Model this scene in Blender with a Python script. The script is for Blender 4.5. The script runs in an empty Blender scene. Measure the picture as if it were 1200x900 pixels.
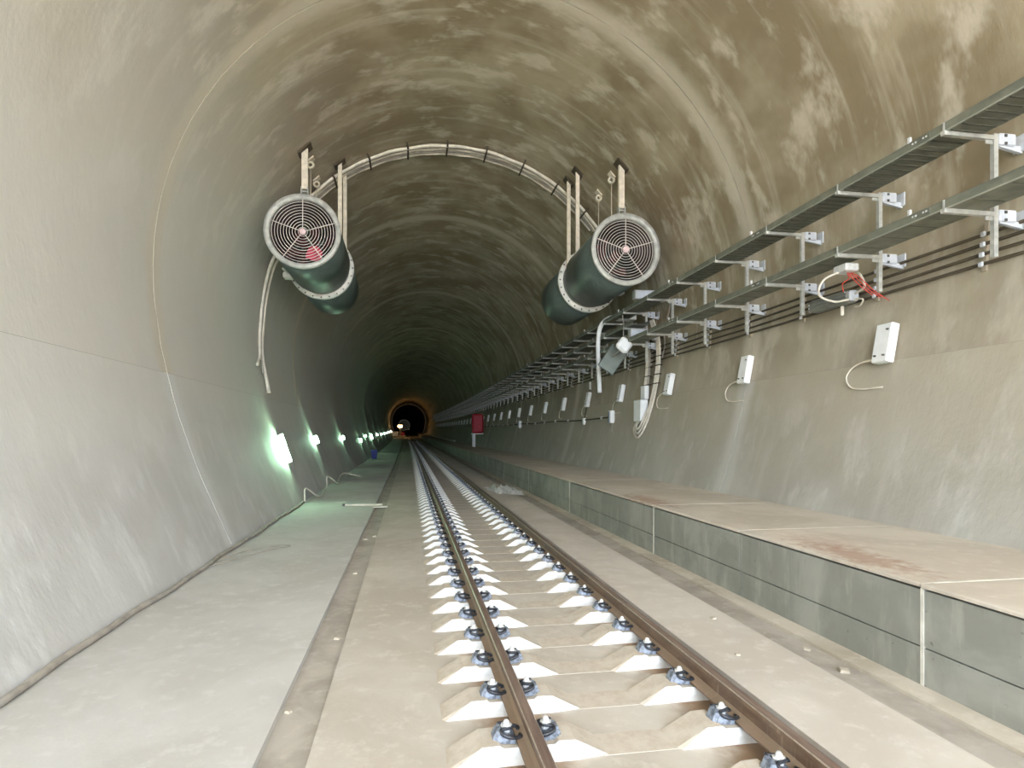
import bpy, math, random
from mathutils import Vector, Matrix, Euler
random.seed(7)
C = bpy.context.scene.collection
S = bpy.context.scene
R = math.radians

# ------------------------------------------------------------------ camera
YAW = R(9.0); FPX = 650.0; EYE = 1.78
cam = bpy.data.cameras.new('camera'); co = bpy.data.objects.new('camera', cam); C.objects.link(co)
co.location = (0, 0, EYE); co.rotation_euler = (R(90), 0, -YAW)
cam.sensor_width = 36; cam.lens = FPX / 1200 * 36
cam.shift_x = (600 - 582) / 1200; cam.shift_y = 58 / 1200
cam.clip_start = 0.05; cam.clip_end = 2000
S.camera = co

# ------------------------------------------------------------------ sky, exposure
PORTAL = -8.0                      # the open mouth of the tunnel lies behind the camera
w = bpy.data.worlds.new('World'); S.world = w; w.use_nodes = True
bg = w.node_tree.nodes['Background']
bg.inputs[0].default_value = (0.89, 1.0, 1.13, 1); bg.inputs[1].default_value = 5.1
S.view_settings.view_transform = 'Standard'; S.view_settings.look = 'None'
S.view_settings.gamma = 1; S.view_settings.use_curve_mapping = False
S.view_settings.exposure = 1.4
# sun falling across the open ground in front of the mouth (it does not reach inside)
su = bpy.data.lights.new('sun', 'SUN'); su.energy = 24; su.angle = R(.6); su.color = (1, .98, .94)
so = bpy.data.objects.new('sun', su); C.objects.link(so); so.location = (-20, -30, 30); so.rotation_euler = (0, R(-38), 0)
# sampling guide for the daylight that enters through the tunnel mouth (emits nothing itself)
pl = bpy.data.lights.new('mouth_guide', 'AREA'); pl.shape = 'RECTANGLE'; pl.size = 12; pl.size_y = 11.4
pl.cycles.is_portal = True
po = bpy.data.objects.new('mouth_guide', pl); C.objects.link(po)
po.location = (1.35, PORTAL, 5.1); po.rotation_euler = (R(90), 0, 0)

# ------------------------------------------------------------------ helpers
def bend(y):
    "the bore swings slightly left and climbs beyond 30 m"
    if y < 30: a = 0
    elif y < 120: a = (y-30)**2/180
    else: a = 45+(y-120)
    return -0.0123*a, 0.0108*a
def P(x, y, z):
    dx, dz = bend(y); return (x+dx, y, z+dz)

class MB:
    def __init__(s): s.v = []; s.f = []; s.m = []; s.uv = None; s.sm = []
    def face(s, idx, m=0, sm=False): s.f.append(tuple(idx)); s.m.append(m); s.sm.append(sm)
    def hexa(s, pts, m=0):
        b = len(s.v); s.v += [tuple(p) for p in pts]
        for q in ((0,3,2,1),(4,5,6,7),(0,1,5,4),(1,2,6,5),(2,3,7,6),(3,0,4,7)): s.face([b+i for i in q], m)
    def box(s, c, d, m=0, rot=None, bev=0):
        cx,cy,cz = c; x,y,z = d[0]/2,d[1]/2,d[2]/2
        if bev:
            b = min(bev, x*.9, y*.9, z*.9); base = len(s.v); loops = []
            prof = []
            for (zz, ins) in ((-z,b),(-z+b,0),(z-b,0),(z,b)):
                xx,yy = x-ins, y-ins
                k = b if ins == 0 else b*.6
                prof.append([(-xx+k,-yy),(xx-k,-yy),(xx,-yy+k),(xx,yy-k),(xx-k,yy),(-xx+k,yy),(-xx,yy-k),(-xx,-yy+k)])
                for (px,py) in prof[-1]:
                    p = Vector((px,py,zz))
                    if rot is not None: p = rot @ p
                    s.v.append((p.x+cx,p.y+cy,p.z+cz))
            for l in range(3):
                for i in range(8):
                    j=(i+1)%8; s.face([base+l*8+i, base+l*8+j, base+l*8+8+j, base+l*8+8+i], m)
            s.face([base+i for i in range(7,-1,-1)], m); s.face([base+24+i for i in range(8)], m)
            return
        pts = [(-x,-y,-z),(x,-y,-z),(x,y,-z),(-x,y,-z),(-x,-y,z),(x,-y,z),(x,y,z),(-x,y,z)]
        out = []
        for p in pts:
            p = Vector(p)
            if rot is not None: p = rot @ p
            out.append((p.x+cx,p.y+cy,p.z+cz))
        s.hexa(out, m)
    def tube(s, path, r, n=8, m=0, caps=True, sm=True):
        path = [Vector(p) for p in path]; base = len(s.v); N = len(path); up = None
        rr = r if isinstance(r, (list,tuple)) else [r]*N
        for i,p in enumerate(path):
            t = (path[min(i+1,N-1)]-path[max(i-1,0)])
            t = t.normalized() if t.length > 1e-9 else Vector((0,0,1))
            if up is None:
                up = Vector((0,0,1)) if abs(t.z) < .9 else Vector((1,0,0))
            a = (up - t*up.dot(t)); a = a.normalized() if a.length > 1e-6 else t.orthogonal().normalized()
            up = a; b = t.cross(a)
            for k in range(n):
                th = 2*math.pi*k/n; q = p + (a*math.cos(th)+b*math.sin(th))*rr[i]
                s.v.append(tuple(q))
        for i in range(N-1):
            for k in range(n):
                j=(k+1)%n
                s.face([base+i*n+k, base+i*n+j, base+(i+1)*n+j, base+(i+1)*n+k], m, sm)
        if caps:
            s.face([base+k for k in range(n-1,-1,-1)], m); s.face([base+(N-1)*n+k for k in range(n)], m)
    def lathe_y(s, prof, n=48, m=0, cx=0, cz=0, closed=True, sm=True):
        "revolve [(radius, y)] about the axis through (cx, *, cz) along Y; a closed loop"
        base = len(s.v); N = len(prof)
        for (r,y) in prof:
            for k in range(n):
                a = 2*math.pi*k/n; s.v.append((cx+r*math.cos(a), y, cz+r*math.sin(a)))
        for i in range(N if closed else N-1):
            i2=(i+1)%N
            for k in range(n):
                j=(k+1)%n; s.face([base+i*n+k, base+i2*n+k, base+i2*n+j, base+i*n+j], m, sm)
    def ext(s, prof, ys, m=0, closed=True, caps=True, fm=None, sm=False):
        "extrude a closed (x,z) profile along the bent tunnel axis"
        base = len(s.v); N = len(prof)
        for y in ys:
            for (x,z) in prof: s.v.append(P(x,y,z))
        for i in range(len(ys)-1):
            for k in range(N if closed else N-1):
                j=(k+1)%N
                s.face([base+i*N+k, base+(i+1)*N+k, base+(i+1)*N+j, base+i*N+j], fm[k] if fm else m, sm)
        if caps and closed:
            s.face([base+k for k in range(N)], m); s.face([base+(len(ys)-1)*N+k for k in range(N-1,-1,-1)], m)
    def mesh(s, name, mats):
        me = bpy.data.meshes.new(name); me.from_pydata(s.v, [], s.f)
        for m in (mats if isinstance(mats,(list,tuple)) else [mats]): me.materials.append(m)
        me.polygons.foreach_set('material_index', s.m); me.polygons.foreach_set('use_smooth', s.sm)
        if s.uv:
            l = me.uv_layers.new(name='UVMap')
            for lp in me.loops: l.data[lp.index].uv = s.uv[lp.vertex_index]
        me.update(); return me
    def build(s, name, mats, parent=None, loc=(0,0,0), rot=(0,0,0)):
        return link(name, s.mesh(name, mats), parent, loc, rot)
def link(name, me, parent=None, loc=(0,0,0), rot=(0,0,0)):
    o = bpy.data.objects.new(name, me); C.objects.link(o); o.parent = parent
    o.location = loc; o.rotation_euler = rot; return o
def tag(o, label, cat, group=None, kind=None):
    o['label'] = label; o['category'] = cat
    if group: o['group'] = group
    if kind: o['kind'] = kind
    return o
def empty(name, loc=(0,0,0), rot=(0,0,0)):
    o = bpy.data.objects.new(name, None); C.objects.link(o); o.location = loc; o.rotation_euler = rot; o.empty_display_size = .2
    return o
def copy_tree(o, parent=None):
    c = o.copy(); C.objects.link(c); c.parent = parent
    for ch in list(o.children): copy_tree(ch, c)
    return c
def struct(o, label, cat):
    o['kind'] = 'structure'; o['label'] = label; o['category'] = cat; return o
def spl(pts, n=8):
    "Catmull-Rom through the points"
    pts = [Vector(p) for p in pts]; q = [pts[0]*2-pts[1]]+pts+[pts[-1]*2-pts[-2]]; out = []
    for i in range(1, len(q)-2):
        a,b,c,d = q[i-1],q[i],q[i+1],q[i+2]
        for k in range(n):
            t=k/n; out.append(.5*((2*b)+(c-a)*t+(2*a-5*b+4*c-d)*t*t+(3*b-a-3*c+d)*t**3))
    out.append(pts[-1]); return out

# ------------------------------------------------------------------ materials
def lin(r,g,b): return tuple(((c/255)/12.92 if c/255<=.04045 else ((c/255+.055)/1.055)**2.4) for c in (r,g,b))+(1,)
class NT:
    def __init__(s, name):
        s.m = bpy.data.materials.new(name); s.m.use_nodes = True; s.t = s.m.node_tree; s.b = s.t.nodes['Principled BSDF']
    def n(s, kind, **kw):
        nd = s.t.nodes.new(kind)
        for k,v in kw.items(): setattr(nd, k, v)
        return nd
    def l(s, a, b): s.t.links.new(a, b)
    def val(s, sock, v):
        if hasattr(v, 'links') or isinstance(v, bpy.types.NodeSocket): s.l(v, sock)
        else: sock.default_value = v
    def coord(s, kind='Object', scale=(1,1,1), loc=(0,0,0)):
        tc = s.n('ShaderNodeTexCoord'); mp = s.n('ShaderNodeMapping')
        mp.inputs['Scale'].default_value = scale; mp.inputs['Location'].default_value = loc
        s.l(tc.outputs[kind], mp.inputs[0]); return mp.outputs[0]
    def noise(s, vec, scale, detail=5, rough=.55, dist=0):
        nd = s.n('ShaderNodeTexNoise'); nd.inputs['Scale'].default_value = scale; nd.inputs['Detail'].default_value = detail
        nd.inputs['Roughness'].default_value = rough; nd.inputs['Distortion'].default_value = dist
        s.l(vec, nd.inputs['Vector']); return nd.outputs[0]
    def ramp(s, fac, lo, hi, a=0., b=1.):
        nd = s.n('ShaderNodeMapRange'); nd.inputs[1].default_value = lo; nd.inputs[2].default_value = hi
        nd.inputs[3].default_value = a; nd.inputs[4].default_value = b; nd.interpolation_type = 'SMOOTHSTEP'
        s.l(fac, nd.inputs[0]); return nd.outputs[0]
    def mix(s, fac, a, b, mode='MIX'):
        nd = s.n('ShaderNodeMix', data_type='RGBA', blend_type=mode)
        s.val(nd.inputs[0], fac); s.val(nd.inputs[6], a); s.val(nd.inputs[7], b); return nd.outputs[2]
    def math(s, op, a, b=0.):
        nd = s.n('ShaderNodeMath', operation=op); s.val(nd.inputs[0], a); s.val(nd.inputs[1], b); return nd.outputs[0]
    def sep(s, vec):
        nd = s.n('ShaderNodeSeparateXYZ'); s.l(vec, nd.inputs[0]); return nd.outputs
    def bump(s, h, strength=.3, dist=.02):
        nd = s.n('ShaderNodeBump'); nd.inputs['Strength'].default_value = strength; nd.inputs['Distance'].default_value = dist
        s.l(h, nd.inputs['Height']); s.l(nd.outputs[0], s.b.inputs['Normal'])
    def done(s, col, rough=.8, metal=0., spec=None):
        s.val(s.b.inputs['Base Color'], col); s.val(s.b.inputs['Roughness'], rough); s.b.inputs['Metallic'].default_value = metal
        if spec is not None: s.b.inputs['Specular IOR Level'].default_value = spec
        return s.m
def simple(name, col, rough=.6, metal=0., var=.12, scale=6., bump=0.):
    t = NT(name); v = t.coord(); f = t.noise(v, scale, 4)
    c2 = tuple(c*(1-var*2) for c in col[:3])+(1,)
    if bump: t.bump(f, bump, .01)
    return t.done(t.mix(t.ramp(f,.35,.7), col, c2), rough, metal)

def lining_mat(name, base, light, dark, streak=.5, ringw=.9, left=None, top=None, ltop=None):
    t = NT(name)
    uv = t.coord('UV')                                   # u = metres round the arc, v = metres along the bore
    big = t.noise(uv, .42, 4, .62, .2)
    mid = t.noise(t.coord('UV', (.6, 1.15, 1)), 1.35, 4, .62, .12)
    st = t.noise(t.coord('UV', (.24, 2.3, 1)), 1., 4, .62, .1)   # long marks round the ring
    fine = t.noise(t.coord('UV', (.5, 1, 1)), 8, 3, .7)
    c = t.mix(t.ramp(big,.38,.62), dark, base)
    c = t.mix(t.ramp(mid,.5,.66,0,.75), c, light)
    c = t.mix(t.ramp(st,.52,.72,0,streak), c, light)
    c = t.mix(t.ramp(st,.46,.3,0,streak*.75), c, dark)
    c = t.mix(t.ramp(fine,.3,.75,.0,.16), c, dark)
    # pale band of laitance along each ring joint (joints every 12 m)
    u, v = t.sep(uv)[0], t.sep(uv)[1]
    if left:                                              # pale dust on the left flank, with stronger daylight there put into the colour
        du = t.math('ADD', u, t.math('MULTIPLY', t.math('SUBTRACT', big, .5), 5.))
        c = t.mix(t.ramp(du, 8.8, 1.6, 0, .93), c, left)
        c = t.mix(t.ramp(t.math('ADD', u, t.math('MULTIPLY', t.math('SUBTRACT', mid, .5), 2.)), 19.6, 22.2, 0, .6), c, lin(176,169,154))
    if ltop:
        c = t.mix(t.ramp(t.math('ADD', u, t.math('MULTIPLY', t.math('SUBTRACT', mid, .5), 1.4)), 1.6, 4.0, 0, .8), c, ltop)
    if top:                                               # brown run-down stains below the vault seam (u = 0 at the seam)
        c = t.mix(t.ramp(t.math('ADD', u, t.math('MULTIPLY', t.math('SUBTRACT', mid, .5), 1.6)), 2.6, -.2, 0, .75), c, top)
    ph = t.math('PINGPONG', t.math('ADD', v, 1.4), 6.0)
    wob = t.math('ADD', ph, t.math('MULTIPLY', t.math('SUBTRACT', mid, .5), .35))
    c = t.mix(t.ramp(wob, .45*ringw, .12*ringw, 0, .7), c, light)
    t.bump(t.math('ADD', t.math('MULTIPLY', big, .6), t.math('MULTIPLY', fine, .4)), .5, .03)
    return t.done(c, t.ramp(mid,.3,.7,.62,.85), 0, .3)
M = {}
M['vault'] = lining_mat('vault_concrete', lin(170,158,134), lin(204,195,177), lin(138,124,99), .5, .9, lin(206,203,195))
M['sidewall'] = lining_mat('sidewall_concrete', lin(180,178,170), lin(196,194,187), lin(165,161,151), .35, .9, None, lin(172,162,141))
M['sidewall_left'] = lining_mat('daylit_sidewall_concrete', lin(204,203,199), lin(215,214,211), lin(192,190,185), .35, .9, None, None, lin(206,203,194))  # paler than the right wall: more daylight on this side put into the colour
M['backing'] = simple('joint_concrete', lin(150,142,128), .9)

def slab_mat(name, base, light, dark, rust=None, scale=.8):
    t = NT(name); v = t.coord()
    a = t.noise(v, scale, 6, .6, .5); b = t.noise(v, 6, 5, .65); fine = t.noise(v, 45, 3)
    c = t.mix(t.ramp(a,.36,.64), dark, base); c = t.mix(t.ramp(b,.5,.72,0,.6), c, light)
    c = t.mix(t.ramp(fine,.62,.75,0,.25), c, dark)
    if rust:
        x = t.sep(v)[0]; col, spots = rust
        for (cx, wd, amt) in spots:
            d = t.math('ABSOLUTE', t.math('SUBTRACT', x, cx))
            d = t.math('ADD', d, t.math('MULTIPLY', t.math('SUBTRACT', b, .5), .3))
            c = t.mix(t.ramp(d, wd, wd*.25, 0, amt), c, col)
    t.bump(t.math('ADD', b, t.math('MULTIPLY', fine, .3)), .25, .012)
    return t.done(c, .86, 0, .3)
M['floor'] = slab_mat('floor_concrete', lin(198,196,191), lin(209,207,203), lin(187,184,178))
M['gutter'] = slab_mat('gutter_concrete', lin(180,173,162), lin(194,188,178), lin(158,150,139), None, 1.6)
M['track_slab'] = slab_mat('track_slab_concrete', lin(196,189,178), lin(208,202,192), lin(182,173,160),
                           (lin(134,101,68), [(.75,.36,.8),(2.25,.36,.8)]))  # brown dirt along the rails, with the shadow under them put into the colour
M['floor_tan'] = slab_mat('tan_floor_concrete', lin(202,195,185), lin(212,206,198), lin(189,181,170))
M['lip'] = slab_mat('kerb_lip_concrete', lin(205,196,180), lin(218,210,196), lin(180,170,152))

def walk_top():
    t = NT('walkway_dust'); v = t.coord()
    a = t.noise(v, .9, 6, .6, .5); b = t.noise(v, 7, 5, .65)
    c = t.mix(t.ramp(a,.36,.64), lin(192,182,167), lin(207,198,184)); c = t.mix(t.ramp(b,.52,.74,0,.5), c, lin(219,211,198))
    for (x,y,sx,sy,amt) in ((4.42,4.9,.34,1.0,.6),(4.35,9.6,.36,1.3,.55),(4.6,5.6,.5,.7,.25)):   # rust-coloured spills by the edge
        mp = t.coord('Object', (1/sx,1/sy,1), (-x/sx,-y/sy,-.56))
        ln = t.n('ShaderNodeVectorMath', operation='LENGTH'); t.l(mp, ln.inputs[0])
        d = t.math('ADD', ln.outputs['Value'], t.math('MULTIPLY', t.math('SUBTRACT', b, .5), 2.2))
        c = t.mix(t.ramp(d, 1.0, .2, 0, amt), c, lin(158,120,98))
    t.bump(b, .25, .01); return t.done(c, .88, 0, .25)
M['walk_top'] = walk_top()
def walk_face():
    t = NT('walkway_face_concrete'); v = t.coord()
    a = t.noise(v, 1.1, 6, .6, .6); b = t.noise(t.coord('Object',(6,6,1.2)), 1, 5, .6); sp = t.noise(v, 14, 3, .5)
    c = t.mix(t.ramp(a,.36,.66), lin(142,143,134), lin(166,166,157)); c = t.mix(t.ramp(b,.52,.72,0,.5), c, lin(182,180,170))
    c = t.mix(t.ramp(b,.42,.25,0,.4), c, lin(122,124,116)); c = t.mix(t.ramp(sp,.68,.76,0,.6), c, lin(96,96,90))
    t.bump(b, .2, .01); return t.done(c, .75, 0, .35)
M['walk_face'] = walk_face()
M['filler'] = simple('white_joint_filler', lin(232,228,216), .8)
M['dark_gap'] = simple('dark_joint', lin(70,66,58), .9)

def sleeper_mat():
    "clean pale concrete with settled beige dust on upward faces"
    t = NT('sleeper_concrete'); v = t.coord(); g = t.n('ShaderNodeNewGeometry')
    nz = t.sep(g.outputs['True Normal'])[2]; b = t.noise(v, 9, 5, .65)
    dust = t.mix(t.ramp(b,.35,.7), lin(199,190,176), lin(183,171,154))
    clean = t.mix(t.ramp(b,.4,.75), lin(236,236,234), lin(216,218,217))
    f = t.ramp(t.math('ADD', nz, t.math('MULTIPLY', t.math('SUBTRACT', b, .5), .35)), .3, .62)
    t.bump(b, .2, .006); return t.done(t.mix(f, clean, dust), .85, 0, .3)
M['sleeper'] = sleeper_mat()
def rail_mat():
    t = NT('rusty_dusty_rail'); v = t.coord('Object',(1,.25,1)); b = t.noise(v, 14, 6, .7); st = t.noise(t.coord('Object',(2,14,.8)), 1, 4, .7)
    z = t.sep(t.coord())[2]
    g = t.n('ShaderNodeNewGeometry'); nz = t.sep(g.outputs['True Normal'])[2]
    rust = t.mix(t.ramp(b,.35,.68), lin(104,80,62), lin(138,115,95)); rust = t.mix(t.ramp(st,.58,.7,0,.5), rust, lin(176,158,136))
    c = t.mix(t.ramp(nz,.1,.75,0,.55), rust, lin(182,162,140))
    t.bump(b, .25, .004); return t.done(c, t.ramp(b,.3,.7,.42,.7), .25, .5)
M['rail'] = rail_mat()
def railhead():
    t = NT('dull_rail_head'); b = t.noise(t.coord('Object',(1,.08,1)), 22, 6, .7)
    c = t.mix(t.ramp(b,.3,.7), lin(118,98,88), lin(150,130,118)); return t.done(c, .45, .35)
M['railhead'] = railhead()
M['railshine'] = simple('rail_corner_highlight', lin(196,182,168), .38, .6, .15, 20)  # highlight along the rail head corners, painted as a paler colour
M['plate'] = simple('blue_grey_guide_plate', lin(146,154,168), .5, .1, .36, 30, .4)
M['clip'] = simple('dark_spring_steel', lin(78,80,86), .45, .5, .25, 40)
M['cap'] = simple('pale_screw_cap', lin(226,226,224), .45, .2, .1, 40)
M['galv'] = simple('galvanised_steel', lin(205,205,198), .42, .35, .12, 12)
M['white_bracket'] = simple('white_coated_bracket', lin(206,210,217), .45, .05, .06, 12)
M['tray'] = simple('grey_green_tray_steel', lin(128,130,116), .55, .25, .14, 5)
M['tray_edge'] = simple('worn_tray_edge', lin(176,176,164), .5, .25, .1, 8)
M['tray_rib'] = simple('dark_tray_slots', lin(96,96,84), .7, .1, .15, 8)
M['cable_dark'] = simple('dusty_dark_cable', lin(88,78,62), .7, 0, .2, 3)
M['cable_white'] = simple('dusty_white_cable', lin(228,220,204), .6, 0, .1, 5)
M['cable_grey'] = simple('dusty_grey_cable', lin(176,168,156), .8, 0, .15, 4)
M['white_box'] = simple('white_enamel', lin(240,241,240), .4, 0, .04, 5)
M['latch'] = simple('dark_latch', lin(88,88,86), .5, .3)
M['cleat'] = simple('tan_cleat_strip', lin(190,176,154), .6, .1, .1)
M['fan_ring'] = simple('pale_grey_fan_flange', lin(190,190,182), .5, .15, .18, 4)
def fan_mat():
    t = NT('dark_green_fan_casing'); b = t.noise(t.coord('Object',(1,.5,1)), 2.2, 6, .7, .8); f = t.noise(t.coord(), 14, 4)
    g = t.n('ShaderNodeNewGeometry'); nz = t.sep(g.outputs['Normal'])[2]
    c = t.mix(t.ramp(b,.35,.7), lin(72,84,78), lin(90,100,94)); c = t.mix(t.ramp(f,.6,.75,0,.35), c, lin(160,164,156))
    c = t.mix(t.ramp(nz,.35,.9,0,.8), c, lin(170,160,140))     # dust lying on the upper side
    return t.done(c, t.ramp(b,.3,.7,.3,.4), .1)
M['fan'] = fan_mat()
M['fan_white'] = simple('white_fan_band', lin(235,234,226), .45, 0, .1, 6)
M['fan_inner'] = simple('dark_fan_inside', lin(58,44,42), .5, .2, .2, 6)
M['fan_blade'] = simple('red_brown_fan_blade', lin(104,62,60), .45, .2, .2, 6)
M['guard'] = simple('pale_guard_wire', lin(226,218,210), .45, .2, .05)
M['hub'] = simple('pinkish_hub_cap', lin(236,206,206), .5, 0, .1)
M['red'] = simple('red_plastic', lin(196,30,56), .5, 0, .15, 8)
M['pink'] = simple('pinkish_red_plastic', lin(214,70,96), .55, 0, .2, 9)
M['hanger'] = simple('dusty_cream_hanger', lin(222,212,192), .6, .1, .1, 8)
M['dark_plate'] = simple('dark_anchor_plate', lin(86,74,58), .6, .3)
M['panel'] = simple('grey_green_panel', lin(112,122,116), .4, .1, .1, 3)
M['enclosure'] = simple('dark_grey_enclosure', lin(126,126,119), .5, .05, .1)
M['red_wire'] = simple('red_wire', lin(206,60,50), .5)
M['blue'] = simple('blue_plastic', lin(28,52,150), .45)
M['lamp_body'] = simple('lamp_housing_grey', lin(150,152,150), .5, .2)
M['skeleton'] = simple('pale_plank', lin(226,220,204), .7)
def emit(name, col, st):
    t = NT(name); t.b.inputs['Emission Color'].default_value = col; t.b.inputs['Emission Strength'].default_value = st
    t.b.inputs['Base Color'].default_value = (.9,.9,.9,1); return t.m
M['lamp'] = emit('greenish_white_lamp', (.52,1.0,.64,1), 90)
M['orange_lamp'] = emit('warm_work_lamp', (1,.62,.25,1), 12)
t = NT('crumpled_clear_film'); t.b.inputs['Transmission Weight'].default_value = .45; M['film'] = t.done(lin(226,224,218), .35)

# ------------------------------------------------------------------ tunnel section
CX, ZC, RAD, FZ, SEAM = 1.35, 4.75, 5.8, -.28, 2.85
SIDE = [(4.42,-.9),(4.68,-.28),(4.99,.56),(5.19,1.14),(5.48,2.2),(5.69,3.3),(5.79,4.2),(5.80,4.75)]
SIDE_L = [(4.20,-.9),(4.47,-.28),(4.83,.56),(5.07,1.14),(5.42,2.2),(5.67,3.3),(5.79,4.2),(5.80,4.75)]
def half(z, side=1):
    if z >= ZC: return math.sqrt(max(0, RAD*RAD-(z-ZC)**2))
    T = SIDE if side > 0 else SIDE_L
    for (a,za),(b,zb) in zip(T, T[1:]):
        if z <= zb: return a+(b-a)*(z-za)/(zb-za)
    return RAD
def wx(z, side=1): return CX + side*half(z, side)
def side_pts(z0, z1, n, side, off=0):
    out = []
    for i in range(n+1):
        z = z0+(z1-z0)*i/n
        dz = .05; tx = half(z+dz,side)-half(z-dz,side); L = math.hypot(tx, 2*dz)
        out.append((CX+side*(half(z,side)+off*2*dz/L), z-off*tx/L))
    return out
def vault_pts(n, off=0):
    "from the left seam over the crown to the right seam"
    k = 8; left = side_pts(SEAM, ZC, k, -1, off)[:-1]; right = side_pts(SEAM, ZC, k, 1, off)[:-1][::-1]
    arc = [(CX-(RAD+off)*math.cos(math.pi*i/n), ZC+(RAD+off)*math.sin(math.pi*i/n)) for i in range(n+1)]
    return left+arc+right
def frange(a, b, s):
    out = [a]
    while out[-1]+s < b-1e-6: out.append(out[-1]+s)
    return out+[b]
YEND = 562.6
YS = frange(PORTAL, 30, 8)+frange(34.6, 130, 4)+frange(142, YEND, 20)

def sheet(pts_fn, y0, y1, step):
    "lining panel: an inner face with returned edges"
    mb = MB(); ins = pts_fn(0); out = pts_fn(.035); ys = frange(y0+.012, y1-.012, step); N = len(ins)
    L = [0]
    for a,b in zip(ins, ins[1:]): L.append(L[-1]+math.hypot(b[0]-a[0], b[1]-a[1]))
    mb.uv = []
    for y in ys:
        for (p,l) in zip(ins,L): mb.v.append(P(p[0],y,p[1])); mb.uv.append((l,y))
    for i in range(len(ys)-1):
        for k in range(N-1): mb.face([i*N+k, i*N+k+1, (i+1)*N+k+1, (i+1)*N+k], 0, True)
    for row,yy in ((0,ys[0]),(len(ys)-1,ys[-1])):           # end returns
        b = len(mb.v)
        for src in (ins, out):
            for (p,l) in zip(src,L): mb.v.append(P(p[0],yy,p[1])); mb.uv.append((l,yy))
        for k in range(N-1): mb.face([b+k, b+k+1, b+N+k+1, b+N+k] if row else [b+k+1, b+k, b+N+k, b+N+k+1])
    return mb
def backing(pts_fn):
    mb = MB(); a = pts_fn(.035); b = pts_fn(.5); mb.ext(a+b[::-1], YS); return mb
fnL = lambda o: side_pts(-.85, SEAM-.004, 14, -1, o)
fnR = lambda o: side_pts(-.85, SEAM-.004, 14, 1, o)[::-1]
fnC = lambda o: vault_pts(40, o)
wl = struct(backing(fnL).build('wall_left', M['backing']), 'pale grey concrete left side wall of the tunnel', 'wall')
wr = struct(backing(fnR).build('wall_right', M['backing']), 'grey concrete right side wall above the walkway', 'wall')
ce = struct(backing(fnC).build('ceiling', M['backing']), 'brown stained arched concrete vault of the tunnel', 'ceiling')
y = PORTAL; nxt = -1.4
while y < YEND-1:
    st = 12 if y < 20 else (4 if y < 130 else 12)
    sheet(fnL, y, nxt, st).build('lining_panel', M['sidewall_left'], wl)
    sheet(fnR, y, nxt, st).build('lining_panel', M['sidewall'], wr)
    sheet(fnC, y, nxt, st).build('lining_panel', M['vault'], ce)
    y = nxt; nxt += 12
mb = MB(); mb.box((CX-.0123*487, YEND+.3, 5+.0108*487), (16,.4,16)); struct(mb.build('wall_end', M['backing']), 'dark far end of the tunnel bore', 'wall')

# floor: base slab with two sunk gutters
GL, GR, GZ, GZR, SZ = (-.955,-.63), (3.31,3.90), -.335, -.30, -.13   # SZ: raised strip right of the track
def strip(x0, x1, zt, zb=-.8): return [(x0,zb),(x1,zb),(x1,zt),(x0,zt)]
mb = MB(); mb.ext(strip(-3.9, GL[0], FZ), YS); fl = struct(mb.build('floor', M['floor']), 'pale dusty concrete floor strip along the left wall', 'floor')
mb = MB(); mb.ext(strip(GL[0], GL[1], GZ), YS); mb.build('gutter', M['gutter'], fl)
mb = MB(); mb.ext(strip(GL[1], .02, FZ), YS); mb.build('floor_strip', M['track_slab'], fl)
mb = MB(); mb.ext(strip(.02, 2.49, FZ), YS); mb.build('track_slab', M['track_slab'], fl)
mb = MB(); mb.ext(strip(2.49, GR[0], SZ), YS); mb.build('floor_strip', M['floor_tan'], fl)
mb = MB(); mb.ext(strip(GR[0], GR[1], GZR), YS); mb.build('gutter', M['gutter'], fl)
mb = MB(); mb.ext(strip(GR[1], 4.3, FZ+.01), YS); mb.build('kerb_lip', M['lip'], fl)
# ground outside the mouth
mb = MB(); mb.box((CX, PORTAL-30.2, -.6), (90, 60, .6)); struct(mb.build('ground', M['track_slab']), 'bare ground outside the tunnel mouth behind the viewer', 'ground')

# walkway: cast face blocks in two courses, cover slabs on top
WX, WT = 4.13, .56
mb = MB(); mb.ext([(WX+.06,-.5),(6.6,-.5),(6.6,WT-.05),(WX+.06,WT-.05)], YS)
wk = struct(mb.build('walkway', M['dark_gap']), 'raised concrete walkway along the right wall', 'walkway')
PITCH = 2.51; J0 = 3.92
def block(y0, y1, z0, z1):
    mb = MB(); mb.ext([(WX,z0),(WX+.14,z0),(WX+.14,z1),(WX,z1)], [y0,y1]); return mb
k = -6; 
while J0+PITCH*k < 560:
    y0 = J0+PITCH*k; n = 1 if y0 < 120 else 8
    if y0 < PORTAL: k += 1; continue
    y1 = y0+PITCH*n; g = .012
    block(y0+g, y1-g, -.36, .035).build('lower_block', M['walk_face'], wk)
    block(y0+g, y1-g, .047, WT-.054).build('upper_block', M['walk_face'], wk)
    mb = MB(); lip = random.uniform(-.012,.012)
    mb.ext([(WX-.012+lip,WT-.032),(6.75,WT-.032),(6.75,WT),(WX-.002+lip,WT),(WX-.012+lip,WT-.01)], [y0+.008,y1-.008]); mb.build('cover_slab', M['walk_top'], wk)
    if k % 2 == 0 and y0 < 60:
        mb = MB(); mb.ext([(WX-.004,-.27),(WX+.1,-.27),(WX+.1,WT-.04),(WX-.004,WT-.04)], [y0-.018,y0+.014]); mb.build('joint_filler', M['filler'], wk)
        mb = MB(); mb.ext([(WX+.1,WT-.03),(6.5,WT-.03),(6.5,WT+.002),(WX+.1,WT+.002)], [y0-.014,y0+.012]); mb.build('joint_filler', M['filler'], wk)
    k += n

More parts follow.
